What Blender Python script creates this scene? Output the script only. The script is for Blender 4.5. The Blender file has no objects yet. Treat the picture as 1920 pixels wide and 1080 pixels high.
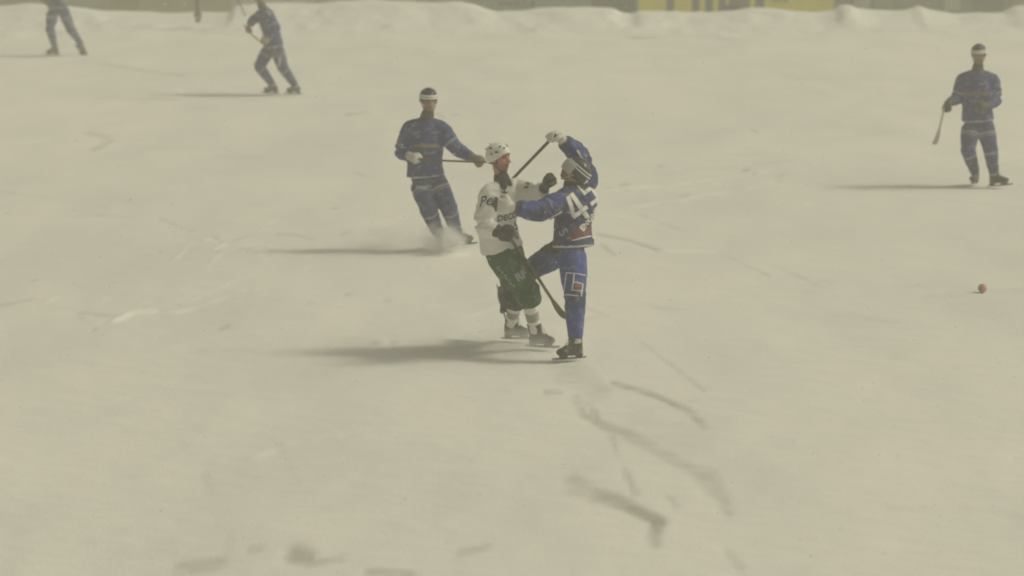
import bpy, bmesh, math, random
import numpy as np
from mathutils import Vector, Matrix, noise as mnoise
from mathutils.bvhtree import BVHTree

random.seed(7); RNG = np.random.default_rng(7)
S = bpy.context.scene
COL = S.collection
R = math.radians

# ------------------------------------------------------------------ camera, light, exposure
F_PX = 5137.0; CAM_H = 4.6; PITCH = R(9.5)
cam_d = bpy.data.cameras.new('camera'); cam = bpy.data.objects.new('camera', cam_d); COL.objects.link(cam)
cam.location = (0, 0, CAM_H); cam.rotation_euler = (R(90) - PITCH, 0, 0)
cam_d.sensor_width = 36; cam_d.lens = 36 * F_PX / 1920
cam_d.clip_start = .1; cam_d.clip_end = 600
cam_d.dof.use_dof = True; cam_d.dof.focus_distance = 24.0; cam_d.dof.aperture_fstop = 1.7
S.camera = cam

SUN_EL, SUN_AZ = R(45), R(1)           # light comes from the right (+x), a touch from the camera's side
w = bpy.data.worlds.new('World'); S.world = w; w.use_nodes = True
nt = w.node_tree; nt.nodes.clear()
sky = nt.nodes.new('ShaderNodeTexSky'); sky.sky_type = 'NISHITA'; sky.sun_disc = False
sky.sun_elevation = SUN_EL; sky.sun_rotation = R(90) - SUN_AZ; sky.dust_density = 4
bw = nt.nodes.new('ShaderNodeRGBToBW')
mul = nt.nodes.new('ShaderNodeMix'); mul.data_type = 'RGBA'; mul.blend_type = 'MULTIPLY'; mul.inputs[0].default_value = 1
mul.inputs[7].default_value = (1.0, .95, .725, 1)      # night snow-cloud lit by the arena's floodlights
bg = nt.nodes.new('ShaderNodeBackground'); bg.inputs[1].default_value = .12
out = nt.nodes.new('ShaderNodeOutputWorld')
nt.links.new(sky.outputs[0], bw.inputs[0]); nt.links.new(bw.outputs[0], mul.inputs[6])
nt.links.new(mul.outputs[2], bg.inputs[0]); nt.links.new(bg.outputs[0], out.inputs[0])
sl = bpy.data.lights.new('sun', 'SUN'); sun = bpy.data.objects.new('sun', sl); COL.objects.link(sun)
sl.energy = 1.75; sl.angle = R(10); sl.color = (1, .92, .68)
sd = Vector((math.cos(SUN_EL) * math.cos(SUN_AZ), math.cos(SUN_EL) * math.sin(SUN_AZ), math.sin(SUN_EL)))
sun.rotation_euler = sd.to_track_quat('Z', 'Y').to_euler()
S.view_settings.view_transform = 'Standard'; S.view_settings.look = 'None'
S.view_settings.exposure = -0.50; S.view_settings.gamma = 1
S.render.engine = 'CYCLES'; S.cycles.pixel_filter_type = 'BLACKMAN_HARRIS'; S.cycles.filter_width = 2.0
S.cycles.volume_bounces = 2; S.cycles.volume_step_rate = 1.0; S.cycles.volume_max_steps = 128

# ------------------------------------------------------------------ photograph pixel -> place
FWD = Vector((0, math.cos(PITCH), -math.sin(PITCH))); UPV = Vector((0, math.sin(PITCH), math.cos(PITCH))); RGT = Vector((1, 0, 0))
CAMP = Vector((0, 0, CAM_H))
def ray(px, py): return FWD + RGT * ((px - 960) / F_PX) + UPV * ((540 - py) / F_PX)
def ground(px, py):
    d = ray(px, py); return CAMP + d * (-CAM_H / d.z)
def at(px, py, Y):
    d = ray(px, py); return CAMP + d * (Y / d.y)

# ------------------------------------------------------------------ tags
def tag(o, label=None, cat=None, group=None, kind=None):
    if label: o['label'] = label
    if cat: o['category'] = cat
    if group: o['group'] = group
    if kind: o['kind'] = kind
    return o
def empty(name, loc):
    o = bpy.data.objects.new(name, None); COL.objects.link(o); o.location = loc; o.empty_display_size = .2
    return o
def link_mesh(name, me, mat, parent=None):
    o = bpy.data.objects.new(name, me); COL.objects.link(o)
    if mat is not None:
        me.materials.clear(); me.materials.append(mat)
    if parent is not None:
        o.parent = parent
        wl = Vector((0, 0, 0)); p = parent
        while p is not None: wl += p.location; p = p.parent
        me.transform(Matrix.Translation(-wl)) if parent.location.length or parent.parent else None
    return o

# ------------------------------------------------------------------ materials
def nodes(m):
    m.use_nodes = True; return m.node_tree, m.node_tree.nodes['Principled BSDF']
def mat_plain(name, col, rough=.7, metal=0, nscale=30, var=.12, bump=.15, bdist=.004, alpha=1, coat=0):
    m = bpy.data.materials.new(name); t, b = nodes(m)
    n = t.nodes.new('ShaderNodeTexNoise'); n.inputs['Scale'].default_value = nscale; n.inputs['Detail'].default_value = 4
    tc = t.nodes.new('ShaderNodeTexCoord'); t.links.new(tc.outputs['Object'], n.inputs['Vector'])
    mx = t.nodes.new('ShaderNodeMix'); mx.data_type = 'RGBA'
    mx.inputs[6].default_value = (*[c * (1 - var) for c in col], 1); mx.inputs[7].default_value = (*[min(1, c * (1 + var)) for c in col], 1)
    t.links.new(n.outputs[0], mx.inputs[0]); t.links.new(mx.outputs[2], b.inputs['Base Color'])
    bp = t.nodes.new('ShaderNodeBump'); bp.inputs['Strength'].default_value = bump; bp.inputs['Distance'].default_value = bdist
    t.links.new(n.outputs[0], bp.inputs['Height']); t.links.new(bp.outputs[0], b.inputs['Normal'])
    b.inputs['Roughness'].default_value = rough; b.inputs['Metallic'].default_value = metal
    b.inputs['Alpha'].default_value = alpha
    return m
def mat_attr(name, rough=.8, nscale=60, var=.2, bump=.2, snow=0.0):
    """cloth / skin whose own dyed colours are stored on the mesh as 'tint'; 'snow' adds wet snow caught on it"""
    m = bpy.data.materials.new(name); t, b = nodes(m)
    a = t.nodes.new('ShaderNodeAttribute'); a.attribute_name = 'tint'
    tc = t.nodes.new('ShaderNodeTexCoord')
    n = t.nodes.new('ShaderNodeTexNoise'); n.inputs['Scale'].default_value = nscale; n.inputs['Detail'].default_value = 5
    t.links.new(tc.outputs['Object'], n.inputs['Vector'])
    mr = t.nodes.new('ShaderNodeMapRange'); mr.inputs[3].default_value = 1 - var; mr.inputs[4].default_value = 1 + var
    t.links.new(n.outputs[0], mr.inputs[0])
    mx = t.nodes.new('ShaderNodeMix'); mx.data_type = 'RGBA'; mx.blend_type = 'MULTIPLY'; mx.inputs[0].default_value = 1
    t.links.new(a.outputs[0], mx.inputs[6]); t.links.new(mr.outputs[0], mx.inputs[7])
    last = mx.outputs[2]
    if snow > 0:
        n2 = t.nodes.new('ShaderNodeTexNoise'); n2.inputs['Scale'].default_value = 14; n2.inputs['Detail'].default_value = 8; n2.inputs['Roughness'].default_value = .75
        t.links.new(tc.outputs['Object'], n2.inputs['Vector'])
        r2 = t.nodes.new('ShaderNodeMapRange'); r2.inputs[1].default_value = .52; r2.inputs[2].default_value = .80; r2.inputs[3].default_value = 0; r2.inputs[4].default_value = snow
        t.links.new(n2.outputs[0], r2.inputs[0])
        m2 = t.nodes.new('ShaderNodeMix'); m2.data_type = 'RGBA'; m2.inputs[7].default_value = (.62, .63, .65, 1)
        t.links.new(r2.outputs[0], m2.inputs[0]); t.links.new(last, m2.inputs[6]); last = m2.outputs[2]
    t.links.new(last, b.inputs['Base Color'])
    bp = t.nodes.new('ShaderNodeBump'); bp.inputs['Strength'].default_value = bump; bp.inputs['Distance'].default_value = .006
    t.links.new(n.outputs[0], bp.inputs['Height']); t.links.new(bp.outputs[0], b.inputs['Normal'])
    b.inputs['Roughness'].default_value = rough
    return m
M = {}
M['cloth'] = mat_attr('match_cloth', .85, 45, .22, .35, .55)
M['cloth_white'] = mat_attr('white_cloth', .85, 30, .10, .3, 0)
M['skin'] = mat_attr('skin', .55, 80, .10, .1)
M['leather'] = mat_attr('glove_leather', .6, 50, .25, .35, .35)
M['boot'] = mat_attr('boot_leather', .5, 45, .25, .3, .4)
M['helmet_white'] = mat_plain('white_helmet_plastic', (.74, .74, .72), .3, nscale=12, var=.05, bump=.03)
M['helmet_navy'] = mat_plain('navy_helmet_plastic', (.022, .026, .055), .3, nscale=20, var=.3, bump=.05)
M['stripe_white'] = mat_plain('white_tape', (.68, .68, .68), .6, nscale=25, var=.08)
M['print_white'] = mat_plain('white_print', (.62, .62, .62), .7, nscale=60, var=.10)
M['print_grey'] = mat_plain('faded_white_print', (.30, .31, .36), .7, nscale=70, var=.3)
M['print_dark'] = mat_plain('dark_print', (.05, .05, .05), .7, nscale=60, var=.3)
M['print_red'] = mat_plain('red_print', (.13, .035, .045), .7, nscale=25, var=.5)
M['print_orange'] = mat_plain('orange_print', (.22, .08, .04), .7, nscale=40, var=.2)
M['vent'] = mat_plain('dark_vent', (.03, .03, .03), .8)
M['steel'] = mat_plain('blade_steel', (.25, .25, .25), .6, .6, nscale=30, var=.1)
M['strap'] = mat_plain('strap_webbing', (.45, .45, .42), .8)
M['strap_dark'] = mat_plain('dark_strap_webbing', (.05, .05, .045), .8)
M['shaft_dark'] = mat_plain('dark_stick_shaft', (.035, .030, .022), .5, nscale=40, var=.3)
M['shaft_olive'] = mat_plain('worn_olive_stick', (.10, .09, .045), .5, nscale=40, var=.3)
M['shaft_wood'] = mat_plain('brown_stick_shaft', (.12, .05, .025), .5, nscale=40, var=.3)
M['blade_pale'] = mat_plain('pale_stick_blade', (.42, .40, .38), .6, nscale=40, var=.2)
M['tape'] = mat_plain('grip_tape', (.06, .055, .05), .9, nscale=90, var=.3)
M['visor'] = mat_plain('clouded_visor', (.60, .60, .58), .25, nscale=20, var=.1, alpha=.55)
M['ball'] = mat_plain('ball_plastic', (.46, .28, .24), .5, nscale=40, var=.15)
M['post'] = mat_plain('pole_paint', (.10, .085, .05), .6)

# ------------------------------------------------------------------ mesh building: closed shapes fused into ONE continuous surface
class Blob:
    def __init__(s): s.v = []; s.f = []
    def loft(s, rings, n=20):
        """rings: (centre, side vector, front vector, r_side, r_front)"""
        b = len(s.v)
        for c, a, d, ra, rd in rings:
            for k in range(n):
                t = 2 * math.pi * k / n
                s.v.append(tuple(c + a * (ra * math.cos(t)) + d * (rd * math.sin(t))))
        for i in range(len(rings) - 1):
            for k in range(n):
                s.f.append((b + i * n + k, b + i * n + (k + 1) % n, b + (i + 1) * n + (k + 1) % n, b + (i + 1) * n + k))
        s.f.append(tuple(b + k for k in reversed(range(n))))
        s.f.append(tuple(b + (len(rings) - 1) * n + k for k in range(n)))
    def tube(s, pts, rads, n=16, caps=True, flat=1.0, flatdir=None):
        """tapered round limb through points; round ends"""
        P = [Vector(p) for p in pts]; rings = []
        up = Vector((.13, .31, .94)).normalized() if flatdir is None else flatdir
        for i, p in enumerate(P):
            t = (P[min(i + 1, len(P) - 1)] - P[max(i - 1, 0)]).normalized()
            a = t.cross(up)
            if a.length < .05: a = t.cross(Vector((1, 0, 0)))
            a.normalize(); d = a.cross(t).normalized()
            rings.append((p, a, d, rads[i], rads[i] * flat))
        if caps:
            def cap(idx, sgn):
                c, a, d, r, r2 = rings[idx]
                t = (P[1] - P[0]).normalized() if idx == 0 else (P[-1] - P[-2]).normalized()
                return [(c + t * sgn * r * math.sin(q), a, d, r * math.cos(q), r2 * math.cos(q)) for q in (.5, 1.0, 1.4)]
            rings = cap(0, -1)[::-1] + rings + cap(-1, 1)
        s.loft(rings, n)
    def ell(s, c, ax, rad, n=18):
        """ellipsoid with axes matrix columns ax=(x,y,z)"""
        X, Y, Z = ax; c = Vector(c); rings = []
        for i in range(1, 12):
            q = math.pi * i / 12 - math.pi / 2
            rings.append((c + Z * (rad[2] * math.sin(q)), X, Y, rad[0] * math.cos(q), rad[1] * math.cos(q)))
        s.loft(rings, n)
    def mesh(s, name):
        me = bpy.data.meshes.new(name); me.from_pydata(s.v, [], s.f); me.update(); return me
    def fuse(s, name, voxel=.01, smooth=4, wrinkle=0, wfreq=9, seed=0):
        me = s.mesh(name + '_raw'); o = bpy.data.objects.new(name, me); COL.objects.link(o)
        md = o.modifiers.new('r', 'REMESH'); md.mode = 'VOXEL'; md.voxel_size = voxel
        dg = bpy.context.evaluated_depsgraph_get(); dg.update()
        res = bpy.data.meshes.new_from_object(o.evaluated_get(dg)); bpy.data.objects.remove(o); bpy.data.meshes.remove(me)
        res.name = name
        n = len(res.vertices); co = np.empty(n * 3); res.vertices.foreach_get('co', co); co = co.reshape(-1, 3)
        e = np.empty(len(res.edges) * 2, dtype=np.int64); res.edges.foreach_get('vertices', e); e = e.reshape(-1, 2)
        deg = np.bincount(e.ravel(), minlength=n).astype(float)[:, None]; deg[deg == 0] = 1
        for it in range(smooth):
            acc = np.zeros_like(co)
            np.add.at(acc, e[:, 0], co[e[:, 1]]); np.add.at(acc, e[:, 1], co[e[:, 0]])
            lam = .6 if it % 2 == 0 else .45
            co += lam * (acc / deg - co)
        res.vertices.foreach_set('co', co.ravel()); res.update()
        if wrinkle:
            nr = np.empty(n * 3); res.vertices.foreach_get('normal', nr); nr = nr.reshape(-1, 3)
            h = np.empty(n); off = Vector((seed * 3.1, seed * 1.7, seed * .9))
            for i in range(n):
                p = Vector(co[i]); 
                q = Vector((p.x * wfreq + p.z * wfreq * .55, p.y * wfreq, p.z * wfreq * 1.15 - p.x * wfreq * .35)) + off
                w1 = mnoise.noise(p * (wfreq * .45) + off); q += Vector((w1, w1, w1)) * 1.2
                h[i] = (1 - 2.4 * abs(mnoise.noise(q))) * .8 + .45 * mnoise.noise(q * 2.3)
            co = co + nr * (h[:, None] * wrinkle)
            res.vertices.foreach_set('co', co.ravel()); res.update()
        res.polygons.foreach_set('use_smooth', [True] * len(res.polygons))
        return res
def paint(me, fn):
    at_ = me.color_attributes.new('tint', 'FLOAT_COLOR', 'POINT')
    buf = np.ones((len(me.vertices), 4), dtype=np.float32)
    for i, v in enumerate(me.vertices): buf[i, :3] = fn(v.co)
    at_.data.foreach_set('color', buf.ravel())
def const(c): return lambda p: c
def seg_t(p, a, b):
    d = b - a; t = (p - a).dot(d) / max(d.length_squared, 1e-9); q = a + d * max(0, min(1, t))
    return t, (p - q).length
def bez(pts, per=6):
    """smooth curve through points (Catmull-Rom)"""
    P = [Vector(p) for p in pts]; P = [P[0] * 2 - P[1]] + P + [P[-1] * 2 - P[-2]]; o = []
    for i in range(1, len(P) - 2):
        for k in range(per):
            t = k / per
            o.append(.5 * ((2 * P[i]) + (P[i + 1] - P[i - 1]) * t + (2 * P[i - 1] - 5 * P[i] + 4 * P[i + 1] - P[i + 2]) * t * t + (3 * P[i] - P[i - 1] - 3 * P[i + 1] + P[i + 2]) * t ** 3))
    o.append(P[-2]); return o
def lerpn(vals, n):
    return [float(x) for x in np.interp(np.linspace(0, len(vals) - 1, n), range(len(vals)), vals)]
def frame(fwd, up):
    y = Vector(fwd).normalized(); x = y.cross(Vector(up)).normalized(); z = x.cross(y).normalized(); return x, y, z

# ------------------------------------------------------------------ writing on cloth: real lettering laid on the surface
def surface_bvh(ob):
    me = ob.data; mw = Vector((0, 0, 0)); p = ob
    while p is not None: mw += p.location; p = p.parent
    vs = [v.co + mw for v in me.vertices]; return BVHTree.FromPolygons(vs, [tuple(q.vertices) for q in me.polygons])
def text_mesh(txt, size, bold=.0, shear=0):
    cu = bpy.data.curves.new('t', 'FONT'); cu.body = txt; cu.size = size; cu.align_x = 'CENTER'; cu.align_y = 'CENTER'; cu.offset = bold; cu.shear = shear
    cu.resolution_u = 3
    o = bpy.data.objects.new('t', cu); COL.objects.link(o); dg = bpy.context.evaluated_depsgraph_get(); dg.update()
    me = bpy.data.meshes.new_from_object(o.evaluated_get(dg)); bpy.data.objects.remove(o); return me
def shape_mesh(polys):
    bm = bmesh.new()
    for poly in polys:
        bm.faces.new([bm.verts.new((x, y, 0)) for x, y in poly])
    me = bpy.data.meshes.new('s'); bm.to_mesh(me); bm.free(); return me
def box2(x0, y0, x1, y1): return [(x0, y0), (x1, y0), (x1, y1), (x0, y1)]
def decal(name, me, target, px, py, ang, mat, lift=.005, cell=.02, sx=1.0, fb=.5):
    bvh = surface_bvh(target)
    d = ray(px, py).normalized(); hit, n, _, _ = bvh.ray_cast(CAMP, d)
    if hit is None: print('decal misses', name, px, py); return None
    # average normal of the neighbourhood, so the lettering lies flat on the body
    for k in range(8):
        h2, n2, _, _ = bvh.ray_cast(CAMP, ray(px + 5 * math.cos(k), py + 5 * math.sin(k)).normalized())
        if n2 is not None: n = n + n2
    n.normalize()
    if n.dot(d) > 0: n = -n
    n = (n * (1 - fb) - d * fb).normalized()
    s = RGT * math.cos(R(ang)) + UPV * math.sin(R(ang)); u = (s - n * s.dot(n)).normalized(); v = n.cross(u).normalized()
    if v.dot(UPV * math.cos(R(ang)) - RGT * math.sin(R(ang))) < 0: v = -v
    bm = bmesh.new(); bm.from_mesh(me); bmesh.ops.triangulate(bm, faces=bm.faces)
    for _ in range(6):
        es = [e for e in bm.edges if e.calc_length() > cell]
        if not es: break
        bmesh.ops.subdivide_edges(bm, edges=es, cuts=1); bmesh.ops.triangulate(bm, faces=bm.faces)
    bad = []
    for vt in bm.verts:
        o = hit + u * vt.co.x * sx + v * vt.co.y + n * .12
        h, nn, _, _ = bvh.ray_cast(o, -n, .32)
        if h is None: bad.append(vt); continue
        if nn.dot(n) < 0: nn = -nn
        vt.co = h + nn * lift
    bmesh.ops.delete(bm, geom=bad, context='VERTS')
    m2 = bpy.data.meshes.new(name); bm.to_mesh(m2); bm.free()
    o = link_mesh(name, m2, mat, target); return o

def glyphs(n, wd, ht, seed=0):
    """a row of small printed marks: sponsor lettering too small to read"""
    rr = random.Random(seed); cw = wd / n; P = []
    for i in range(n):
        x0 = -wd / 2 + i * cw; x1 = x0 + cw * .72; th = ht * .2
        k = rr.random(); h0 = -ht / 2 + ht * rr.choice((0, 0, .3)); h1 = ht / 2 - ht * rr.choice((0, 0, .25))
        P.append(box2(x0, h0, x0 + cw * rr.uniform(.25, .45), h1))
        if k < .6: q_ = rr.uniform(-.45, .25) * ht; P.append(box2(x0 + cw * .46, q_, x1 + cw * .1, q_ + th))
    return shape_mesh(P)
FOUR = [[(-.085, -.035), (-.045, -.035), (.010, .13), (-.035, .13)], [(-.085, -.07), (.09, -.07), (.09, -.032), (-.085, -.032)], [(.010, -.13), (.055, -.13), (.055, -.073), (.010, -.073)], [(.010, -.029), (.055, -.029), (.055, .13), (.013, .13), (.010, .12)]]
FIVE = [[(-.08, .09), (.08, .09), (.08, .13), (-.08, .13)], [(-.08, .0), (-.04, .0), (-.04, .088), (-.08, .088)], [(-.08, .0), (.05, .0), (.08, -.002), (.05, .038), (-.038, .038)], [(.038, -.002), (.08, -.004), (.085, -.05), (.075, -.09), (.035, -.09)], [(-.08, -.13), (.045, -.13), (.073, -.092), (-.08, -.092)]]
# ------------------------------------------------------------------ head, helmet, hands, skates
def add_head(B, c, X, Y, Z):
    def P(x, y, z): return c + X * x + Y * y + Z * z
    ax = (X, Y, Z)
    B.ell(P(0, -.012, .035), ax, (.077, .098, .098)); B.ell(P(0, .022, -.03), ax, (.063, .072, .088))
    B.ell(P(0, .045, -.088), ax, (.040, .042, .032))
    B.tube([P(-.05, -.01, -.075), P(-.03, .045, -.098), P(.03, .045, -.098), P(.05, -.01, -.075)], [.018] * 4, 10)
    B.tube([P(0, .088, .012), P(0, .108, -.018), P(0, .116, -.030)], [.008, .011, .014], 10)
    for s in (-1, 1):
        B.ell(P(s * .012, .103, -.034), ax, (.009, .010, .008), 8)
        B.tube([P(s * .012, .090, .022), P(s * .042, .080, .022)], [.010, .009], 8)
        B.ell(P(s * .040, .068, -.028), ax, (.022, .022, .020), 10)
        B.ell(P(s * .031, .076, .004), ax, (.012, .011, .009), 8)
        B.ell(P(s * .078, -.004, -.012), ax, (.011, .022, .032), 10)
    B.tube([P(-.022, .085, -.058), P(0, .095, -.056), P(.022, .085, -.058)], [.007, .008, .007], 8)
    B.tube([P(-.019, .085, -.068), P(0, .093, -.070), P(.019, .085, -.068)], [.007, .008, .007], 8)
def face_paint(c, X, Y, Z, skin, beard, bstr, lower):
    def fn(p):
        d = p - c; x, y, z = d.dot(X), d.dot(Y), d.dot(Z)
        if z < -.16 or abs(x) > .12 or abs(y) > .16: return lower
        col = Vector(skin)
        if y > .02 and z < -.035: col = col.lerp(Vector(beard), bstr * min(1, (-.035 - z) / .03))
        if y < .03 and z > -.05 and abs(x) < .072: col = Vector((.05, .035, .02))       # hair
        if y > .06:
            if abs(z + .063) < .007 and abs(x) < .024: col = Vector((.24, .07, .055))
            if abs(z - .026) < .006 and .012 < abs(x) < .048: col = Vector((.06, .035, .02))
            if abs(z - .004) < .006 and .018 < abs(x) < .044: col = Vector((.035, .03, .03))
        return col
    return fn
def helmet(parent, c, X, Y, Z, main, white, vents=False, band=None, strapmat=None, visor=False):
    rx, ry, rz = .098, .122, .128
    def rim(t):      # t=0 at the front, pi at the back: lowest latitude of the shell
        f = math.cos(t); s_ = abs(math.sin(t))
        return .02 + .26 * max(0, f) - .30 * s_ ** 3 - .42 * max(0, -f)
    def Pt(t, q, off=0):
        return c + X * ((rx + off) * math.sin(t) * math.cos(q)) + Y * (-.012 + (ry + off) * math.cos(t) * math.cos(q)) + Z * (.012 + (rz + off) * math.sin(q))
    def shell(name, q0, q1, off, mat, n=40, m=12, par=parent, t0=0, t1=2 * math.pi, thick=.012, lobes=0):
        v = []; f = []; closed = abs(t1 - t0 - 2 * math.pi) < 1e-6; nn = n if closed else n + 1
        for lay in (0, -thick):
            for j in range(m + 1):
                for i in range(nn):
                    t = t0 + (t1 - t0) * i / n
                    a = q0(t); b = q1(t); q = a + (b - a) * j / m
                    lob = lobes * (.006 * math.cos(3 * t) * math.cos(q) ** 2 + (.005 if .55 < q < .8 else 0))
                    v.append(Pt(t, q, off + lay + lob))
        L = nn * (m + 1)
        for j in range(m):
            for i in range(n):
                i2 = (i + 1) % nn
                f.append((j * nn + i, j * nn + i2, (j + 1) * nn + i2, (j + 1) * nn + i)); f.append((L + j * nn + i, L + (j + 1) * nn + i, L + (j + 1) * nn + i2, L + j * nn + i2))
        for i in range(n):
            i2 = (i + 1) % nn
            for j in (0, m): f.append((j * nn + i, j * nn + i2, L + j * nn + i2, L + j * nn + i))
        if not closed:
            for j in range(m):
                for i in (0, n): f.append((j * nn + i, (j + 1) * nn + i, L + (j + 1) * nn + i, L + j * nn + i))
        me = bpy.data.meshes.new(name); me.from_pydata([tuple(p) for p in v], [], f); me.update()
        bm = bmesh.new(); bm.from_mesh(me); bmesh.ops.remove_doubles(bm, verts=bm.verts, dist=.0005); bmesh.ops.recalc_face_normals(bm, faces=bm.faces); bm.to_mesh(me); bm.free()
        me.polygons.foreach_set('use_smooth', [True] * len(me.polygons))
        return link_mesh(name, me, mat, par)
    H = shell('helmet', rim, lambda t: math.pi / 2 - .001, 0, main, lobes=1)
    if band:
        for q0, q1 in band:
            shell('stripe', lambda t, q=q0: q, lambda t, q=q1: q, .010, white, m=2, par=H, thick=.006)
    if vents:
        for t, q, wd in ((.35, .62, .10), (-.30, .70, .12), (1.1, .35, .14), (.75, .75, .12), (-1.2, .4, .12), (2.4, .5, .14), (-.9, .8, .1), (1.7, .62, .16), (1.5, .22, .08), (2.9, .9, .16)):
            shell('vent', lambda t_, q=q: q, lambda t_, q=q: q + .10, .012, M['vent'], n=5, m=2, par=H, t0=t - wd, t1=t + wd, thick=.004)
    if visor:
        shell('visor', lambda t: -.42, lambda t: .30, .022, M['visor'], n=18, m=8, par=H, t0=-1.35, t1=1.35, thick=.004)
    B = Blob()
    for s in (-1, 1):
        pts = bez([c + X * s * .082 + Z * -.03, c + X * s * .062 + Y * .025 + Z * -.085, c + X * s * .035 + Y * .052 + Z * -.118, c + Y * .040 + Z * -.124])
        B.tube(pts, [.0045] * len(pts), 8)
    link_mesh('chin_strap', B.mesh('chin_strap'), strapmat or M['strap'], H)
    return H
def hand_shapes(B, wr, d, nrm, thumb, k=1.0, curl=1.2, fat=1.0):
    """palm, four jointed fingers of different length and a thumb leaving the side of the palm"""
    d = d.normalized(); nrm = (nrm - d * nrm.dot(d)).normalized(); s = thumb.normalized() if False else d.cross(nrm) * (1 if d.cross(nrm).dot(thumb) > 0 else -1)
    B.ell(wr + d * .05 * k, (s, nrm, d), (.043 * k * fat ** .5, .019 * k * fat, .052 * k), 14)
    for i, (off, L) in enumerate(((.032, .074), (.011, .082), (-.011, .076), (-.031, .060))):
        p = wr + d * .088 * k + s * off * k * (1 + .15 * (fat - 1)); a = 0; pts = [p - d * .02 * k, p]
        for j, fr in enumerate((.45, .32, .23)):
            a += curl * (.55, .75, .6)[j] + .06 * i
            p = p + (d * math.cos(a) + nrm * math.sin(a)) * (L * fr * k * 1.05); pts.append(p)
        r = .0088 * k * fat
        B.tube(pts, [r * 1.1, r * 1.1, r, r * .95, r * .85], 10)
    p = wr + d * .03 * k + s * .036 * k
    q = p + (s * .7 + d * .6 + nrm * .35).normalized() * .035 * k; t = q + (d * .75 + nrm * (.3 + .5 * min(1, curl)) + s * .05).normalized() * .030 * k
    t2 = t + (d * .45 + nrm * .8 - s * .35).normalized() * .022 * k
    B.tube([p - s * .012 * k, p, q, t, t2], [.012 * k * fat, .012 * k * fat, .0105 * k * fat, .010 * k * fat, .008 * k * fat], 10)
def glove(parent, wr, elbow, hand, nrm, thumb, col, cuff, voxel, curl=1.2, k=1.12, tips=None):
    B = Blob(); d = (hand - wr).normalized(); fa = (wr - elbow).normalized()
    hand_shapes(B, wr, d, nrm, thumb, k, curl, 1.75)
    # padded back of the hand and a flared cuff
    nn = (nrm - d * nrm.dot(d)).normalized(); s = d.cross(nn)
    B.ell(wr + d * .06 - nn * .014, (s, nn, d), (.050, .026, .060), 14)
    B.tube([wr - fa * .075, wr - fa * .03, wr + d * .02], [.056, .050, .040], 16, caps=False)
    me = B.fuse('glove', voxel, 2); a = Vector(col); b = Vector(cuff)
    paint(me, lambda p: b if (p - wr).dot(fa) < -.005 else (Vector(tips) if tips and (p - wr).dot(d) > .105 * k else a))
    return link_mesh('glove', me, M['leather'], parent)
def skate(parent, ankle, toe, sole_up, col, cuffcol, voxel, shin, blade_len=.36):
    X, Y, Z = frame((toe - ankle) - sole_up * (toe - ankle).dot(sole_up), sole_up)
    def P(x, y, z): return ankle + X * x + Y * y + Z * z
    B = Blob()
    B.loft([(ankle + shin * .115, X, Y, .062, .070), (ankle + shin * .055, X, Y, .054, .064), (P(0, .0, 0), X, Y, .048, .068), (P(0, .018, -.035), X, Y, .047, .088), (P(0, .035, -.072), X, Y, .045, .104), (P(0, .04, -.086), X, Y, .044, .106)], 20)
    B.ell(P(0, .125, -.055), (X, Y, Z), (.050, .064, .040), 16); B.ell(P(0, .065, -.035), (X, Y, Z), (.041, .075, .045), 16)
    B.ell(P(0, -.03, -.045), (X, Y, Z), (.037, .045, .042), 16)
    B.ell(ankle + shin * .06 + Y * .045, (X, Y, Z), (.026, .022, .055), 12)       # tongue
    me = B.fuse('boot', voxel, 2); c1 = Vector(col); c2 = Vector(cuffcol)
    paint(me, lambda p: c2 if (p - ankle).dot(Z) > .085 else c1)
    sk = link_mesh('skate', me, M['boot'], parent)
    for y0, y1 in ((-.08, .0), (.07, .165)):       # two holder posts
        b = Blob(); b.loft([(P(0, (y0 + y1) / 2, -.076), X, Y, .026, (y1 - y0) / 2), (P(0, (y0 + y1) / 2, -.112), X, Y, .009, (y1 - y0) / 2 * .85)], 12)
        link_mesh('blade_holder', b.mesh('blade_holder'), M['strap_dark'], sk)
    b = Blob(); L0, L1 = -.12, -.12 + blade_len
    prof = [(L0, -.104), (L0 + .01, -.118), (.0, -.124), (L1 - .06, -.124), (L1 - .015, -.118), (L1, -.098), (L1 - .01, -.100)]
    n = len(prof); b.v = [tuple(P(-.0025, y, z)) for y, z in prof] + [tuple(P(.0025, y, z)) for y, z in prof]
    b.f = [tuple(range(n))[::-1], tuple(range(n, 2 * n))] + [(i, (i + 1) % n, n + (i + 1) % n, n + i) for i in range(n)]
    link_mesh('blade', b.mesh('blade'), M['steel'], sk)
    b = Blob()                                        # laces
    zz = []
    for k in range(6):
        z = .07 - k * .020; y = .062 + k * .011
        zz += [P(-.026, y - .008, z), P(0, y + .008, z - .003), P(.026, y - .008, z - .006)][::(1 if k % 2 == 0 else -1)]
    b.tube(zz, [.004] * len(zz), 6)
    link_mesh('lace', b.mesh('lace'), M['strap'], sk)
    return sk

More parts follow.
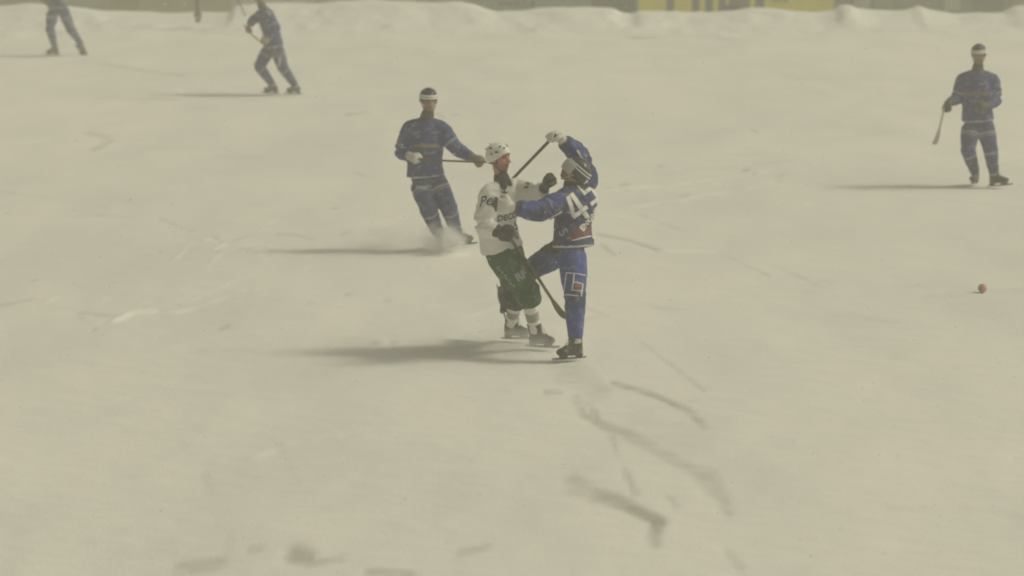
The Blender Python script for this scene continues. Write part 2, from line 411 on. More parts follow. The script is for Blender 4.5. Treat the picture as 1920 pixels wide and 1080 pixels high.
# ------------------------------------------------------------------ a player, from the joints
def player(J, face_dir, head_fwd, head_up, label, spec, group='players in blue'):
    """J: dict of joints (world points): pelvis chest neck head shL elL wrL hdL shR .. hipL knL anL toL .."""
    vox = spec.get('vox', .012); cvx = vox * 1.1
    base = Vector(((J['anL'].x + J['anR'].x) / 2, (J['anL'].y + J['anR'].y) / 2, 0))
    root = empty('person', base); tag(root, label, 'person', group)
    sh = (J['shR'] - J['shL']).normalized(); hp = (J['hipR'] - J['hipL']).normalized()
    pel, nk = J['pelvis'], J['neck']; spine = bez([pel, J['waist'], J['chest'], nk], 4); ns = len(spine)
    HX, HY, HZ = frame(head_fwd, head_up); hc = J['head']
    def torso(B, radii, t0=0.0, t1=1.0):
        rings = []
        for i in range(12):
            t = t0 + (t1 - t0) * i / 11; f = t * (ns - 1)
            if f < 0: p = spine[0] + (spine[0] - spine[1]) * (-f)
            else:
                i0 = min(int(f), ns - 2); p = spine[i0].lerp(spine[i0 + 1], f - i0)
            j = max(0, min(int(max(f, 0)), ns - 2)); tan = (spine[j + 1] - spine[j]).normalized()
            s = hp.lerp(sh, max(0, min(1, t * 1.15))); s = (s - tan * s.dot(tan)).normalized(); fr = tan.cross(s).normalized() * -1
            a = np.interp(t, radii[0], radii[1]); b = np.interp(t, radii[0], radii[2])
            rings.append((p, s, fr, float(a), float(b)))
        B.loft(rings, 28)
    # body: torso, neck, head with face, arms with hands, legs: one continuous mesh
    B = Blob()
    torso(B, ([0, .3, .6, .8, .95, 1], [.165, .145, .165, .17, .12, .06], [.11, .095, .11, .105, .08, .055]))
    B.tube([nk - (hc - nk) * .25, nk, hc - HZ * .06 - HY * .015], [.062, .058, .054], 14)
    add_head(B, hc, HX, HY, HZ)
    for sfx in 'LR':
        a, e, w_, h = (J[k + sfx] for k in ('sh', 'el', 'wr', 'hd'))
        B.tube([nk.lerp(a, .4), a], [.06, .06], 12)
        B.tube([a, a.lerp(e, .5), e, e.lerp(w_, .4), w_], [.058, .050, .040, .038, .026], 14)
        hand_shapes(B, w_, h - w_, J['n' + sfx], J['t' + sfx], 1.0, spec.get('curl' + sfx, 1.6))
        a, e, w_, tt = (J[k + sfx] for k in ('hip', 'kn', 'an', 'to'))
        B.tube([a, a.lerp(e, .5), e, e.lerp(w_, .35), w_], [.092, .076, .054, .055, .036], 16)
        B.tube([w_, w_.lerp(tt, .5), tt], [.034, .030, .022], 12)
    me = B.fuse('body', min(vox, .008) if vox < .011 else vox, 3)
    paint(me, face_paint(hc, HX, HY, HZ, spec.get('skin', (.40, .22, .15)), spec.get('beard', (.10, .06, .04)), spec.get('beard_amt', .4), (.10, .08, .07)))
    link_mesh('body', me, M['skin'], root)
    # neck warmer
    B = Blob(); top = hc - HZ * spec.get('neck_top', .11) + HY * .004
    B.tube([nk - (hc - nk).normalized() * .03, nk.lerp(top, .5), top], [.085, .070, .060], 18, caps=False)
    if spec.get('bib'): q = spec['bib']; B.tube([top - HZ * .02 + HY * .015, q], [.045, .028], 14)
    me = B.fuse('neck_warmer', vox, 3, .004, 14, 3); paint(me, const(Vector(spec.get('neckcol', (.04, .045, .03)))))
    link_mesh('neck_warmer', me, M['cloth'], root)
    # jersey
    B = Blob(); jw = spec.get('bulk', 1.0); lo = spec.get('hem', -.06)
    torso(B, ([lo, .02, .25, .55, .78, .93, 1], [x * jw for x in (.215, .205, .190, .205, .20, .13, .075)], [x * jw for x in (.160, .155, .140, .150, .140, .10, .07)]), lo, 1.0)
    for sfx in 'LR':
        a, e, w_ = (J[k + sfx] for k in ('sh', 'el', 'wr')); m_ = nk.lerp(a, .45) - (nk - J['chest']) * .12
        B.tube([m_, a], [.085 * jw, .092 * jw], 16)
        pts = bez([a, a.lerp(e, .5), e, e.lerp(w_, .5), e.lerp(w_, spec.get('sleeve' + sfx, .86))], 3)
        B.tube(pts, lerpn([.096 * jw, .090 * jw, .080 * jw, .070 * jw, .056 * jw], len(pts)), 18, caps=False)
    me = B.fuse('jersey', cvx, 5, spec.get('wr', .008), spec.get('wf', 8), hash(label) % 7 if False else len(label) % 7)
    paint(me, spec['jersey'](J)); jer = link_mesh('jersey', me, M[spec.get('jmat', 'cloth')], root)
    # trousers
    B = Blob()
    torso(B, ([-.12, 0, .12, .24], [.14, .185, .185, .17], [.12, .15, .135, .12]), -.12, .24)
    for sfx in 'LR':
        a, e, w_ = (J[k + sfx] for k in ('hip', 'kn', 'an')); end = spec.get('trouser_end', .93)
        r = spec.get('leg', [.128, .116, .096, .098, .080, .056])
        ends = [a, a.lerp(e, .5), a.lerp(e, .88), e, e.lerp(w_, end * .5), e.lerp(w_, end)]
        pts = bez(ends, 3); rl = lerpn(r, len(pts)); up_ = pel.lerp(nk, .16); B.tube([a.lerp(up_, .75)] + pts, [r[0] * .62] + [rl[0] * .93] + rl[1:], 20, caps=False)
        ff = Vector(face_dir); B.ell(e + ff * .022, frame(ff, (e - w_).normalized() if False else a - e), (r[3] * .80, r[3] * .62, r[3] * 1.05), 14)   # knee pad
    me = B.fuse('trousers', cvx, 4, spec.get('wrt', .006), 9, 2)
    paint(me, spec['trousers'](J)); tro = link_mesh('trousers', me, M['cloth'], root)
    # socks, skates
    for sfx in 'LR':
        e, w_, tt = (J[k + sfx] for k in ('kn', 'an', 'to')); s0 = spec.get('sock_from', .86)
        B = Blob(); rr = spec.get('sock', [.062, .060]); pts = [e.lerp(w_, s0), e.lerp(w_, (s0 + .95) / 2), e.lerp(w_, .95)]
        B.tube(pts, [rr[0], (rr[0] + rr[1]) / 2, rr[1]], 16, caps=False)
        me = B.fuse('sock', vox, 2, .003, 14, 1); band = spec.get('sockband'); sc = Vector(spec.get('sockcol', (.6, .6, .6)))
        paint(me, (lambda p, e=e, w_=w_: Vector(band[2]) if band and band[0] < seg_t(p, e, w_)[0] < band[1] else sc))
        link_mesh('sock', me, M['cloth_white'], root)
        up = J.get('up' + sfx, (e - w_).normalized())
        skate(root, w_, tt, up, spec.get('bootcol', (.045, .042, .035)), spec.get('bootcuff', (.07, .065, .055)), vox * .8, (e - w_).normalized())
    for sfx in 'LR':
        g = spec.get('glove' + sfx, ((.05, .05, .04), (.06, .06, .05)))
        glove(root, J['wr' + sfx], J['el' + sfx], J['hd' + sfx], J['n' + sfx], J['t' + sfx], g[0], g[1], vox * .75, spec.get('curl' + sfx, 1.6), spec.get('gk', 1.12), spec.get('tips' + sfx))
    H = spec['helmet'](root, hc, HX, HY, HZ)
    return root, jer, tro, H
def joints(Y0, tab, extra=None):
    J = {}
    for k, v in tab.items(): J[k] = at(v[0], v[1], Y0 + (v[2] if len(v) > 2 else 0))
    if extra: J.update({k: Vector(v) for k, v in extra.items()})
    if 'waist' not in J: J['waist'] = J['pelvis'].lerp(J['chest'], .5)
    return J
def foot(J, s, cx, cy, tx, ty):
    c = ground(cx, cy); J['an' + s] = c + Vector((0, 0, .128)); t = ground(tx, ty); d = (t - c).normalized(); J['to' + s] = J['an' + s] + d * .16 + Vector((0, 0, -.05))
def stick(name, pts, blade_pts, label, shaft_mat, blade_mat, r=.014, tape=None):
    base = Vector(pts[0]); root = empty(name, base); tag(root, label, 'bandy stick', None)
    P = [Vector(p) for p in pts]; B = Blob(); B.tube(P, [r] * len(P), 10, flat=.75); B_m = B.mesh('shaft'); B_m.polygons.foreach_set('use_smooth', [True] * len(B_m.polygons))
    sh = link_mesh('shaft', B_m, shaft_mat, root)
    if blade_pts:
        B = Blob(); Q = bez(blade_pts, 5); t = (Q[-1] - Q[0]).normalized(); side = t.cross(Vector((0, 1, 0))).normalized()
        rings = []
        for i, p in enumerate(Q):
            tt = (Q[min(i + 1, len(Q) - 1)] - Q[max(0, i - 1)]).normalized(); s_ = tt.cross(Vector((.1, 1, .05))).normalized(); d_ = s_.cross(tt).normalized()
            wd = float(np.interp(i / (len(Q) - 1), [0, .25, .8, 1], [.014, .028, .032, .018])); rings.append((p, s_, d_, wd, .009))
        B.loft(rings, 12); m_ = B.mesh('blade'); m_.polygons.foreach_set('use_smooth', [True] * len(m_.polygons)); link_mesh('blade', m_, blade_mat, root)
    if tape:
        a, b = tape; B = Blob(); B.tube([P[0].lerp(P[1], a), P[0].lerp(P[1], b)], [r * 1.18] * 2, 10, caps=False); link_mesh('grip', B.mesh('grip'), M['tape'], root)
    return root

NAVY = Vector((.026, .034, .12)); BLUE = Vector((.036, .064, .26)); DARK = Vector((.028, .030, .035)); WHT = Vector((.60, .60, .60)); GREEN = Vector((.024, .080, .028))
def blue_jersey(front=None, trim=True):
    def mk(J):
        hem = J['pelvis']; ax = (J['waist'] - J['pelvis']).normalized()
        def fn(p):
            z = (p - hem).dot(ax); c = NAVY.lerp(BLUE, .35)
            for s in 'LR':
                t, d = seg_t(p, J['sh' + s], J['el' + s])
                if d < .13 and t > .0: c = NAVY.lerp(BLUE, .5)
                t2, d2 = seg_t(p, J['el' + s], J['wr' + s])
                if d2 < .1 and t2 > 0: c = NAVY.lerp(BLUE, .45)
                if trim and d < .11 and .62 < t < .70: c = Vector((.25, .27, .34))
            if trim and -.035 < z < -.018 and min(seg_t(p, J['el' + s], J['wr' + s])[1] for s in 'LR') > .09: c = WHT * .9
            return c
        return fn
    return mk
def blue_trousers(bands=True):
    def mk(J):
        def fn(p):
            c = BLUE * .55 + DARK * .35
            if bands:
                for s in 'LR':
                    t, d = seg_t(p, J['hip' + s], J['kn' + s]); t2, d2 = seg_t(p, J['kn' + s], J['an' + s])
                    if d < .14 and .38 < t < .46: c = Vector((.22, .23, .28))
                    if d < .14 and .50 < t < .53: c = Vector((.22, .23, .28))
                    if t2 > 0 and d2 < .12 and .12 < t2 < .18: c = Vector((.26, .27, .32))
            return c
        return fn
    return mk
band2 = ((.16, .27), (.31, .42))
def navy_helmet(root, c, X, Y, Z): return helmet(root, c, X, Y, Z, M['helmet_navy'], M['stripe_white'], band=((.10, .24), (.28, .44)), strapmat=M['strap_dark'])

# ================================================================== GROUND
def vnoise(x, y, f, seed):
    r = np.random.default_rng(seed).random((512, 512)); X = x * f + 1000; Y = y * f + 1000
    xi = np.floor(X).astype(int); yi = np.floor(Y).astype(int); fx = X - xi; fy = Y - yi; fx = fx * fx * (3 - 2 * fx); fy = fy * fy * (3 - 2 * fy)
    a = r[xi % 512, yi % 512]; b = r[(xi + 1) % 512, yi % 512]; c = r[xi % 512, (yi + 1) % 512]; d = r[(xi + 1) % 512, (yi + 1) % 512]
    return (a * (1 - fx) + b * fx) * (1 - fy) + (c * (1 - fx) + d * fx) * fy - .5
ys = [-8.0, 0, 8, 12, 15]; y = 15.5
while y < 72: ys.append(y); y += .032 * (y / 20) ** 1.5
ys += [74, 78, 85, 95, 110]
xs = [0.0]; x = 0
while x < 15: x += .034 * (1 + max(0, x - 4.8) * .16); xs.append(x)
xs += [18, 24, 35, 60]; xs = [-q for q in xs[:0:-1]] + xs
XX, YY = np.meshgrid(np.array(xs), np.array(ys)); ny, nx = XX.shape
ice = np.zeros_like(XX); rid = np.zeros_like(XX)
wob = vnoise(XX, YY, 1.6, 5) * .22 + vnoise(XX, YY, 5, 6) * .08
def stroke(buf, pts, hw, amt, end=None, fade=1):
    """scrape in the snow: a brush about 4 times as deep (away from the camera) as wide, on the ground"""
    P = [ground(*p) for p in pts]
    if len(P) == 1: P = [P[0], P[0] + Vector((.01, 0, 0))]
    n = len(P) - 1; px_m = P[0].y / F_PX
    for i in range(n):
        a, b = P[i], P[i + 1]; h0 = (hw + (end - hw) * i / n if end else hw) * px_m; h1 = (hw + (end - hw) * (i + 1) / n if end else hw) * px_m
        hm = max(h0, h1) * 3
        m = (XX > min(a.x, b.x) - hm) & (XX < max(a.x, b.x) + hm) & (YY > min(a.y, b.y) - hm * 5) & (YY < max(a.y, b.y) + hm * 5)
        if not m.any(): continue
        x_ = XX[m] - a.x; y_ = (YY[m] - a.y) * .22; dx = b.x - a.x; dy = (b.y - a.y) * .22
        t = np.clip((x_ * dx + y_ * dy) / (dx * dx + dy * dy + 1e-9), 0, 1); d = np.hypot(x_ - t * dx, y_ - t * dy)
        raw = (h0 + (h1 - h0) * t); hh = np.maximum(raw, .024) * (1 + wob[m] * 2.2)
        q = np.clip((1.75 - d / hh) / 1.45, 0, 1); q = q * q * (3 - 2 * q) * amt * np.minimum(1, (raw / .024) ** .6) * (.72 + 1.4 * (wob[m] + .12))
        buf[m] = np.maximum(buf[m], q)
ICE = [([(1075, 905), (1110, 925), (1160, 940), (1210, 962), (1240, 975)], 15, .75, 9), ([(1228, 975), (1229, 990), (1226, 1008)], 11, .9, 13),
 ([(1150, 715), (1200, 730), (1250, 750), (1290, 770), (1318, 800)], 5, .7, 8), ([(1080, 745), (1095, 775), (1130, 795), (1180, 810)], 9, .5, 8),
 ([(1180, 815), (1230, 843), (1290, 875), (1340, 903)], 14, .48, 11), ([(1325, 900), (1350, 925), (1366, 960)], 24, .55, 8), ([(1105, 755), (1125, 790)], 3, .8, 3),
 ([(1145, 800), (1155, 850)], 8, .5, 5), ([(1170, 880), (1190, 922)], 4, .6, 3), ([(1025, 733), (1052, 732)], 7, .6, 5), ([(335, 1062), (410, 1055)], 10, .6, 9),
 ([(550, 1038), (580, 1045)], 15, .65, 12), ([(580, 1055), (640, 1048)], 8, .5, 6), ([(470, 1028), (490, 1026)], 7, .5, 5), ([(860, 1035), (915, 1022)], 6, .4, 8),
 ([(690, 1072), (770, 1078)], 8, .5, 8), ([(1205, 640), (1250, 675), (1320, 730)], 1.6, .7, 1.6), ([(1120, 440), (1180, 450), (1238, 470)], 3, .45, 4), ([(1365, 480), (1440, 515)], 2, .5, 2),
 ([(1365, 1030), (1402, 1078)], 2, .6, 2), ([(165, 248), (195, 256), (205, 265), (180, 278)], 7, .42, 8), ([(650, 212), (692, 207)], 4, .6, 3), ([(150, 585), (212, 590)], 4, .45, 3),
 ([(385, 880), (395, 920)], 3, .4, 2), ([(430, 1000), (425, 1040)], 2, .4, 2), ([(190, 118), (290, 135), (345, 142)], 4, .35, 4), ([(1070, 700), (1120, 730)], 26, .40, 20),
 ([(520, 830), (560, 900)], 2, .25, 2), ([(1040, 560), (1060, 600), (1135, 590)], 4, .2, 2), ([(820, 212), (830, 218)], 4, .5, 3), ([(400, 440), (420, 455), (462, 440)], 3, .35, 2),
 ([(300, 408), (345, 425)], 3, .3, 3), ([(850, 214), (860, 212)], 3, .6, 2), ([(520, 435), (560, 436), (590, 445)], 3, .4, 2), ([(1255, 930), (1268, 945)], 7, .4, 5), ([(1130, 460), (1150, 475)], 5, .3, 4), ([(1410, 243), (1418, 246)], 4, .4, 3),
 ([(180, 183), (330, 187)], 3, .22, 3), ([(1200, 400), (1270, 428)], 2, .25, 2), ([(1450, 495), (1530, 530)], 1.6, .25, 1.6), ([(1100, 575), (1140, 590)], 2, .3, 2), ([(0, 570), (60, 560)], 4, .2, 3), ([(660, 320), (700, 335)], 3, .3, 2)]
RID = [([(215, 598), (250, 582), (290, 582)], 8, .9, 4), ([(405, 465), (432, 450)], 7, 1, 6), ([(330, 485), (360, 452)], 2.5, .6, 2), ([(290, 592), (380, 570), (455, 545)], 2.5, .6, 2), ([(360, 560), (470, 515)], 2, .5, 2),
 ([(388, 505), (415, 472)], 2.5, .6, 2), ([(1130, 355), (1250, 348), (1330, 335), (1440, 320)], 5, .55, 5), ([(0, 267), (90, 262)], 3, .5, 3), ([(480, 850), (560, 820), (690, 802)], 2.5, .5, 3),
 ([(205, 750), (240, 745)], 5, .4, 4), ([(720, 633), (724, 640)], 5, .9, 4), ([(660, 650), (695, 655)], 4, .5, 4), ([(870, 595), (970, 560)], 4, .4, 3), ([(1238, 470), (1340, 472)], 3, .45, 2), ([(460, 600), (500, 545)], 2, .4, 2),
 ([(300, 275), (330, 273)], 3, .4, 2), ([(640, 275), (670, 276)], 3, .5, 2), ([(600, 400), (720, 370)], 3, .3, 2), ([(800, 575), (940, 556)], 4, .25, 3), ([(840, 470), (860, 480)], 9, .5, 8), ([(1170, 390), (1260, 375), (1420, 350)], 4, .35, 4), ([(620, 425), (760, 405)], 3, .35, 3), ([(1230, 100), (1290, 96)], 2, .4, 2), ([(570, 640), (640, 560)], 2, .2, 2)]
for a in ICE: stroke(ice, a[0], a[1], a[2], a[3])
for a in RID: stroke(rid, a[0], a[1], a[2], a[3])
for cx_, cy_, wx_, wy_, n_ in ((420, 450, 60, 30, 26), (1290, 340, 170, 22, 40), (230, 590, 70, 14, 16), (840, 215, 60, 20, 8), (700, 640, 40, 12, 8), (560, 450, 120, 40, 18), (380, 560, 160, 30, 20)):      # chewed-up crumbs of snow
    for k in range(n_):
        px, py = random.gauss(cx_, wx_), random.gauss(cy_, wy_); L = random.uniform(2, 14)
        stroke(rid if random.random() < .75 else ice, [(px, py), (px + L, py + random.uniform(-.5, .25) * L)], random.uniform(1.5, 3.5), random.uniform(.25, .7), 1.5)
# random faint skate tracks over the whole rink, long shallow arcs
for k in range(70):
    px, py = random.uniform(-100, 2000), random.choice([random.uniform(60, 420), random.uniform(200, 1080)]); L = random.uniform(60, 260); an = random.uniform(-.25, .3); cv = random.uniform(-.2, .2)
    pts = [(px + L * q * math.cos(an + cv * q), py + L * q * math.sin(an + cv * q) * .55) for q in (0, .33, .66, 1)]
    stroke(rid if random.random() < .5 else ice, pts, random.uniform(1.2, 3), random.uniform(.06, .18), 1.5)
patch = np.clip(.75 + 1.6 * (vnoise(XX, YY, 3.5, 21) + .6 * vnoise(XX, YY, 13, 22)), 0, 1.3); rid = np.clip(rid * patch, 0, 1); ice = np.clip(ice * np.clip(.85 + .9 * (vnoise(XX, YY * .6, 2.2, 23) + .6 * vnoise(XX, YY, 8, 24)), .3, 1.2), 0, 1)
ZZ = vnoise(XX, YY, .35, 1) * .03 + vnoise(XX, YY * .6, 1.3, 2) * .018 + vnoise(XX, YY, 4.2, 3) * .007 + vnoise(XX, YY, 11, 4) * .0035
edge = np.clip((YY - 59.5) / 3.5, 0, 1); ZZ = ZZ * (1 + edge * 1.5)
ZZ = ZZ - ice * .010 + rid * (.012 + .012 * vnoise(XX, YY, 14, 8)) - .012
me = bpy.data.meshes.new('ground'); nv = nx * ny
me.vertices.add(nv); me.vertices.foreach_set('co', np.stack([XX, YY, ZZ], -1).ravel())
ii = np.arange(ny - 1)[:, None] * nx + np.arange(nx - 1)[None, :]; q = np.stack([ii, ii + 1, ii + 1 + nx, ii + nx], -1).reshape(-1, 4)
me.loops.add(q.size); me.loops.foreach_set('vertex_index', q.ravel()); me.polygons.add(len(q)); me.polygons.foreach_set('loop_start', np.arange(0, q.size, 4))
me.update(calc_edges=True); me.polygons.foreach_set('use_smooth', [True] * len(me.polygons))
for nm, buf in (('ice', ice), ('ridge', rid)):
    a = me.attributes.new(nm, 'FLOAT', 'POINT'); a.data.foreach_set('value', buf.ravel().astype(np.float32))
gm = bpy.data.materials.new('snow_over_ice'); t, b = nodes(gm)
tc = t.nodes.new('ShaderNodeTexCoord'); mp = t.nodes.new('ShaderNodeMapping'); mp.inputs['Scale'].default_value = (1, .35, 1); t.links.new(tc.outputs['Object'], mp.inputs[0])
n1 = t.nodes.new('ShaderNodeTexNoise'); n1.inputs['Scale'].default_value = .9; n1.inputs['Detail'].default_value = 8; n1.inputs['Roughness'].default_value = .6; t.links.new(mp.outputs[0], n1.inputs['Vector'])
n2 = t.nodes.new('ShaderNodeTexNoise'); n2.inputs['Scale'].default_value = 35; n2.inputs['Detail'].default_value = 6; t.links.new(tc.outputs['Object'], n2.inputs['Vector'])
cr = t.nodes.new('ShaderNodeMix'); cr.data_type = 'RGBA'; cr.inputs[6].default_value = (.72, .73, .72, 1); cr.inputs[7].default_value = (.84, .83, .83, 1); n0_ = t.nodes.new('ShaderNodeTexNoise'); n0_.inputs['Scale'].default_value = .16; n0_.inputs['Detail'].default_value = 3; t.links.new(mp.outputs[0], n0_.inputs['Vector'])
ad = t.nodes.new('ShaderNodeMath'); ad.operation = 'ADD'; t.links.new(n1.outputs[0], ad.inputs[0]); t.links.new(n0_.outputs[0], ad.inputs[1])
rg = t.nodes.new('ShaderNodeMapRange'); rg.inputs[1].default_value = .72; rg.inputs[2].default_value = 1.25; t.links.new(ad.outputs[0], rg.inputs[0]); t.links.new(rg.outputs[0], cr.inputs[0])
ai = t.nodes.new('ShaderNodeAttribute'); ai.attribute_name = 'ice'; ar = t.nodes.new('ShaderNodeAttribute'); ar.attribute_name = 'ridge'
mi = t.nodes.new('ShaderNodeMix'); mi.data_type = 'RGBA'; mi.inputs[7].default_value = (.38, .385, .36, 1); t.links.new(ai.outputs['Fac'], mi.inputs[0]); t.links.new(cr.outputs[2], mi.inputs[6])
mr = t.nodes.new('ShaderNodeMix'); mr.data_type = 'RGBA'; mr.inputs[7].default_value = (.93, .93, .93, 1); t.links.new(ar.outputs['Fac'], mr.inputs[0]); t.links.new(mi.outputs[2], mr.inputs[6])
t.links.new(mr.outputs[2], b.inputs['Base Color']); b.inputs['Roughness'].default_value = .75; b.inputs['Specular IOR Level'].default_value = .2
bp = t.nodes.new('ShaderNodeBump'); bp.inputs['Strength'].default_value = .35; bp.inputs['Distance'].default_value = .01; t.links.new(n2.outputs[0], bp.inputs['Height']); t.links.new(bp.outputs[0], b.inputs['Normal'])
g = link_mesh('ground', me, gm); tag(g, kind='structure')

# ================================================================== SNOW BANK along the far side, advert boards behind it
TOP = [(-200, 8), (0, 8), (60, 4), (140, 10), (200, 18), (260, 20), (330, 22), (432, 20), (445, 8), (520, 3), (600, 4), (640, 0), (700, -2), (760, 1), (820, 2), (860, 0), (885, 4), (905, 11), (930, 19), (985, 17), (1010, 13), (1060, 12), (1100, 11), (1130, 12), (1150, 14), (1165, 22), (1182, 25), (1198, 19), (1240, 19), (1290, 21), (1340, 22), (1370, 19), (1410, 13), (1450, 14), (1480, 17), (1530, 21), (1560, 18), (1572, 9), (1590, 7), (1606, 14), (1640, 18), (1680, 19), (1700, 17), (1722, 10), (1745, 17), (1790, 24), (1830, 22), (1880, 22), (1898, 12), (1920, 9), (2000, 15), (2150, 12)]
YB = 65.2
bx = np.arange(-14.5, 14.5, .07); tz = []
for xv in bx:
    pxv = 960 + xv / (YB * math.cos(PITCH) + (CAM_H) * math.sin(PITCH)) * F_PX
    ty = float(np.interp(pxv, [p[0] for p in TOP], [p[1] for p in TOP])); tz.append(at(pxv, ty, YB).z)
tz = np.array(tz); prof = [(-3.6, -.02), (-2.8, .03), (-2.2, .10), (-1.6, .26), (-1.1, .48), (-.75, .72), (-.5, .90), (-.2, .98), (0, 1.0), (.2, .93), (.45, .70), (.8, .35), (1.2, -.05)]
fine = []
for j in range(len(prof) - 1):
    for k in range(4):
        t_ = k / 4; fine.append((prof[j][0] * (1 - t_) + prof[j + 1][0] * t_, prof[j][1] * (1 - t_) + prof[j + 1][1] * t_))
fine.append(prof[-1]); fine = np.array(fine)
BX, PY = np.meshgrid(bx, fine[:, 0]); PH = np.repeat(fine[:, 1][:, None], len(bx), 1); TZ = np.repeat(tz[None, :], len(fine), 0)
lump = vnoise(BX, PY, 1.5, 11) * .26 + vnoise(BX, PY, 3.6, 12) * .15 + vnoise(BX, PY, 9, 13) * .06
env = np.clip((PY + 4.1) / 1.5, 0, 1) * np.clip(1 - np.abs(PH - 1) * 0, 0, 1); tame = np.where(np.abs(PY) < .6, .25, 1)
BZ = PH * TZ * 1.0 + lump * env * tame * .34 - .02
bm_ = bpy.data.meshes.new('snow_bank'); n0, n1_ = BX.shape
bm_.from_pydata(np.stack([BX, PY + YB + vnoise(BX, PY, .8, 14) * .3, BZ], -1).reshape(-1, 3).tolist(), [], [(i * n1_ + j, i * n1_ + j + 1, (i + 1) * n1_ + j + 1, (i + 1) * n1_ + j) for i in range(n0 - 1) for j in range(n1_ - 1)])
bm_.update(); bm_.polygons.foreach_set('use_smooth', [True] * len(bm_.polygons))
M['bank'] = mat_plain('piled_snow', (.76, .77, .77), .8, nscale=6, var=.05, bump=.3, bdist=.02)
tag(link_mesh('snow_bank', bm_, M['bank']), kind='structure')

def board(px0, px1, col, label, deco, Y=67.0):
    a = at(px0, 0, Y).x + .001; b = at(px1, 0, Y).x - .001; cx = (a + b) / 2
    root = empty('advert_board', (cx, Y, 0)); tag(root, label, 'advert board', 'advert boards along the far side')
    bm = bmesh.new(); bmesh.ops.create_cube(bm, size=1, matrix=Matrix.Translation((cx, Y, .56)) @ Matrix.Diagonal((b - a, .05, 1.05, 1))); bmesh.ops.bevel(bm, geom=bm.edges[:], offset=.008, segments=2, affect='EDGES')
    me = bpy.data.meshes.new('panel'); bm.to_mesh(me); bm.free()
    pan = link_mesh('panel', me, mat_plain('board_face', col, .6, nscale=2.5, var=.18), root)
    for xx in np.linspace(a + .3, b - .3, max(2, int((b - a) / 2) + 1)):
        B = Blob(); B.tube([Vector((xx, Y + .06, .02)), Vector((xx, Y + .06, 1.02))], [.025] * 2, 8, caps=False); B.tube([Vector((xx, Y + .06, .8)), Vector((xx, Y + .55, .03))], [.02] * 2, 8, caps=False)
        link_mesh('support', B.mesh('support'), M['post'], root)
    for kind, *v in deco:
        if kind == 'text':
            txt, px, z, size, mt, bold = v; tm = text_mesh(txt, size, bold); c = at(px, 10, Y)
            tm.transform(Matrix.Translation((c.x, Y - .030, z)) @ Matrix.Rotation(R(90), 4, 'X')); link_mesh('lettering', tm, M[mt] if isinstance(mt, str) else mt, pan)
        else:
            p0, p1, z0, z1, mt = v; x0, x1 = at(p0, 10, Y).x, at(p1, 10, Y).x
            sm = shape_mesh([[(x0, z0), (x1, z0), (x1 + .03, z1), (x0 + .02, z1)]]); sm.transform(Matrix.Translation((0, Y - .030, 0)) @ Matrix.Rotation(R(90), 4, 'X')); link_mesh('printed_patch', sm, mt, pan)
YEL = (.62, .57, .08); gr1 = mat_plain('print_greygreen', (.10, .13, .10), .7, nscale=6, var=.4); gr2 = mat_plain('print_palegrey', (.32, .34, .30), .7, nscale=6, var=.3); dk = mat_plain('print_darkgrey', (.07, .08, .08), .7, nscale=6, var=.4)
board(-260, 200, (.30, .32, .25), 'faded grey green board behind the striped-legged player at the far left', [])
board(200, 434, (.34, .34, .22), 'olive beige board beside the thin dark pole', [('patch', 204, 260, .10, .9, mat_plain('print_olive', (.26, .27, .17), .7, nscale=4, var=.2))])
board(434, 641, (.45, .46, .42), 'pale board almost buried, between the pole and the bare snow', [('patch', 590, 630, .3, 1.0, gr2)])
board(641, 879, (.36, .37, .30), 'buried board just peeping over the snow left of the small web lettering', [('patch', 728, 742, .3, 1.0, dk)])
board(879, 1197, (.20, .25, .21), 'grey green board with small web lettering and a dark patch at its end', [('text', 'www.f..e', 968, .43, .26, 'print_dark', .004), ('patch', 1108, 1192, .20, 1.0, dk), ('patch', 1150, 1170, .45, 1.0, gr2), ('patch', 1030, 1100, .5, 1.0, mat_plain('print_brown', (.22, .20, .15), .7)), ('patch', 998, 1001, .35, 1.0, dk)])
board(1197, 1564, YEL, 'yellow board with big dark grey lettering rising from the snow bank', [('text', 'HIE', 1318, .62, 1.3, dk, .03), ('patch', 1365, 1405, .2, 1.0, gr1), ('patch', 1415, 1432, .3, 1.0, dk), ('patch', 1446, 1478, .45, 1.0, mat_plain('print_olive_green', (.32, .34, .14), .7))])
board(1564, 1899, (.16, .18, .14), 'dark grey green board with pale blotches at the far right', [('patch', 1600, 1630, .3, 1.0, gr2), ('patch', 1640, 1672, .25, 1.0, mat_plain('print_moss', (.22, .25, .18), .7)), ('patch', 1690, 1715, .5, 1.0, gr2), ('patch', 1770, 1800, .25, 1.0, gr2), ('patch', 1820, 1880, .25, .9, gr1)])
board(1899, 2200, (.28, .30, .24), 'grey board cut off by the right edge behind the snow peak', [])

# thin dark pole with a foot at the far left, and a twig standing in the snow
b0 = at(371, 30, 63.6); root = empty('pole', b0); tag(root, 'thin dark pole standing on the snow in front of the olive beige board', 'pole')
B = Blob(); B.tube([b0 + Vector((0, 0, -.15)), b0 + Vector((-.02, 0, 1.7))], [.055, .050], 14, caps=False); link_mesh('shaft', B.mesh('shaft'), M['post'], root)
B = Blob(); B.loft([(b0 + Vector((0, 0, -.02)), RGT, Vector((0, 1, 0)), .10, .10), (b0 + Vector((0, 0, .07)), RGT, Vector((0, 1, 0)), .085, .085), (b0 + Vector((0, 0, .12)), RGT, Vector((0, 1, 0)), .05, .05)], 16); link_mesh('foot', B.mesh('foot'), M['post'], root)
p0 = at(453, 15, 63.5); p1 = at(447, 2, 63.5)
B = Blob(); B.tube([p0 - (p1 - p0) * 1.1, p0, p1, p1 + (p1 - p0) * 3.5], [.016, .015, .017, .012], 8)
tag(link_mesh('marker_stake', B.mesh('marker_stake'), M['shaft_dark']), 'thin dark slanting stake in the snow left of the bent-over player', 'stake')

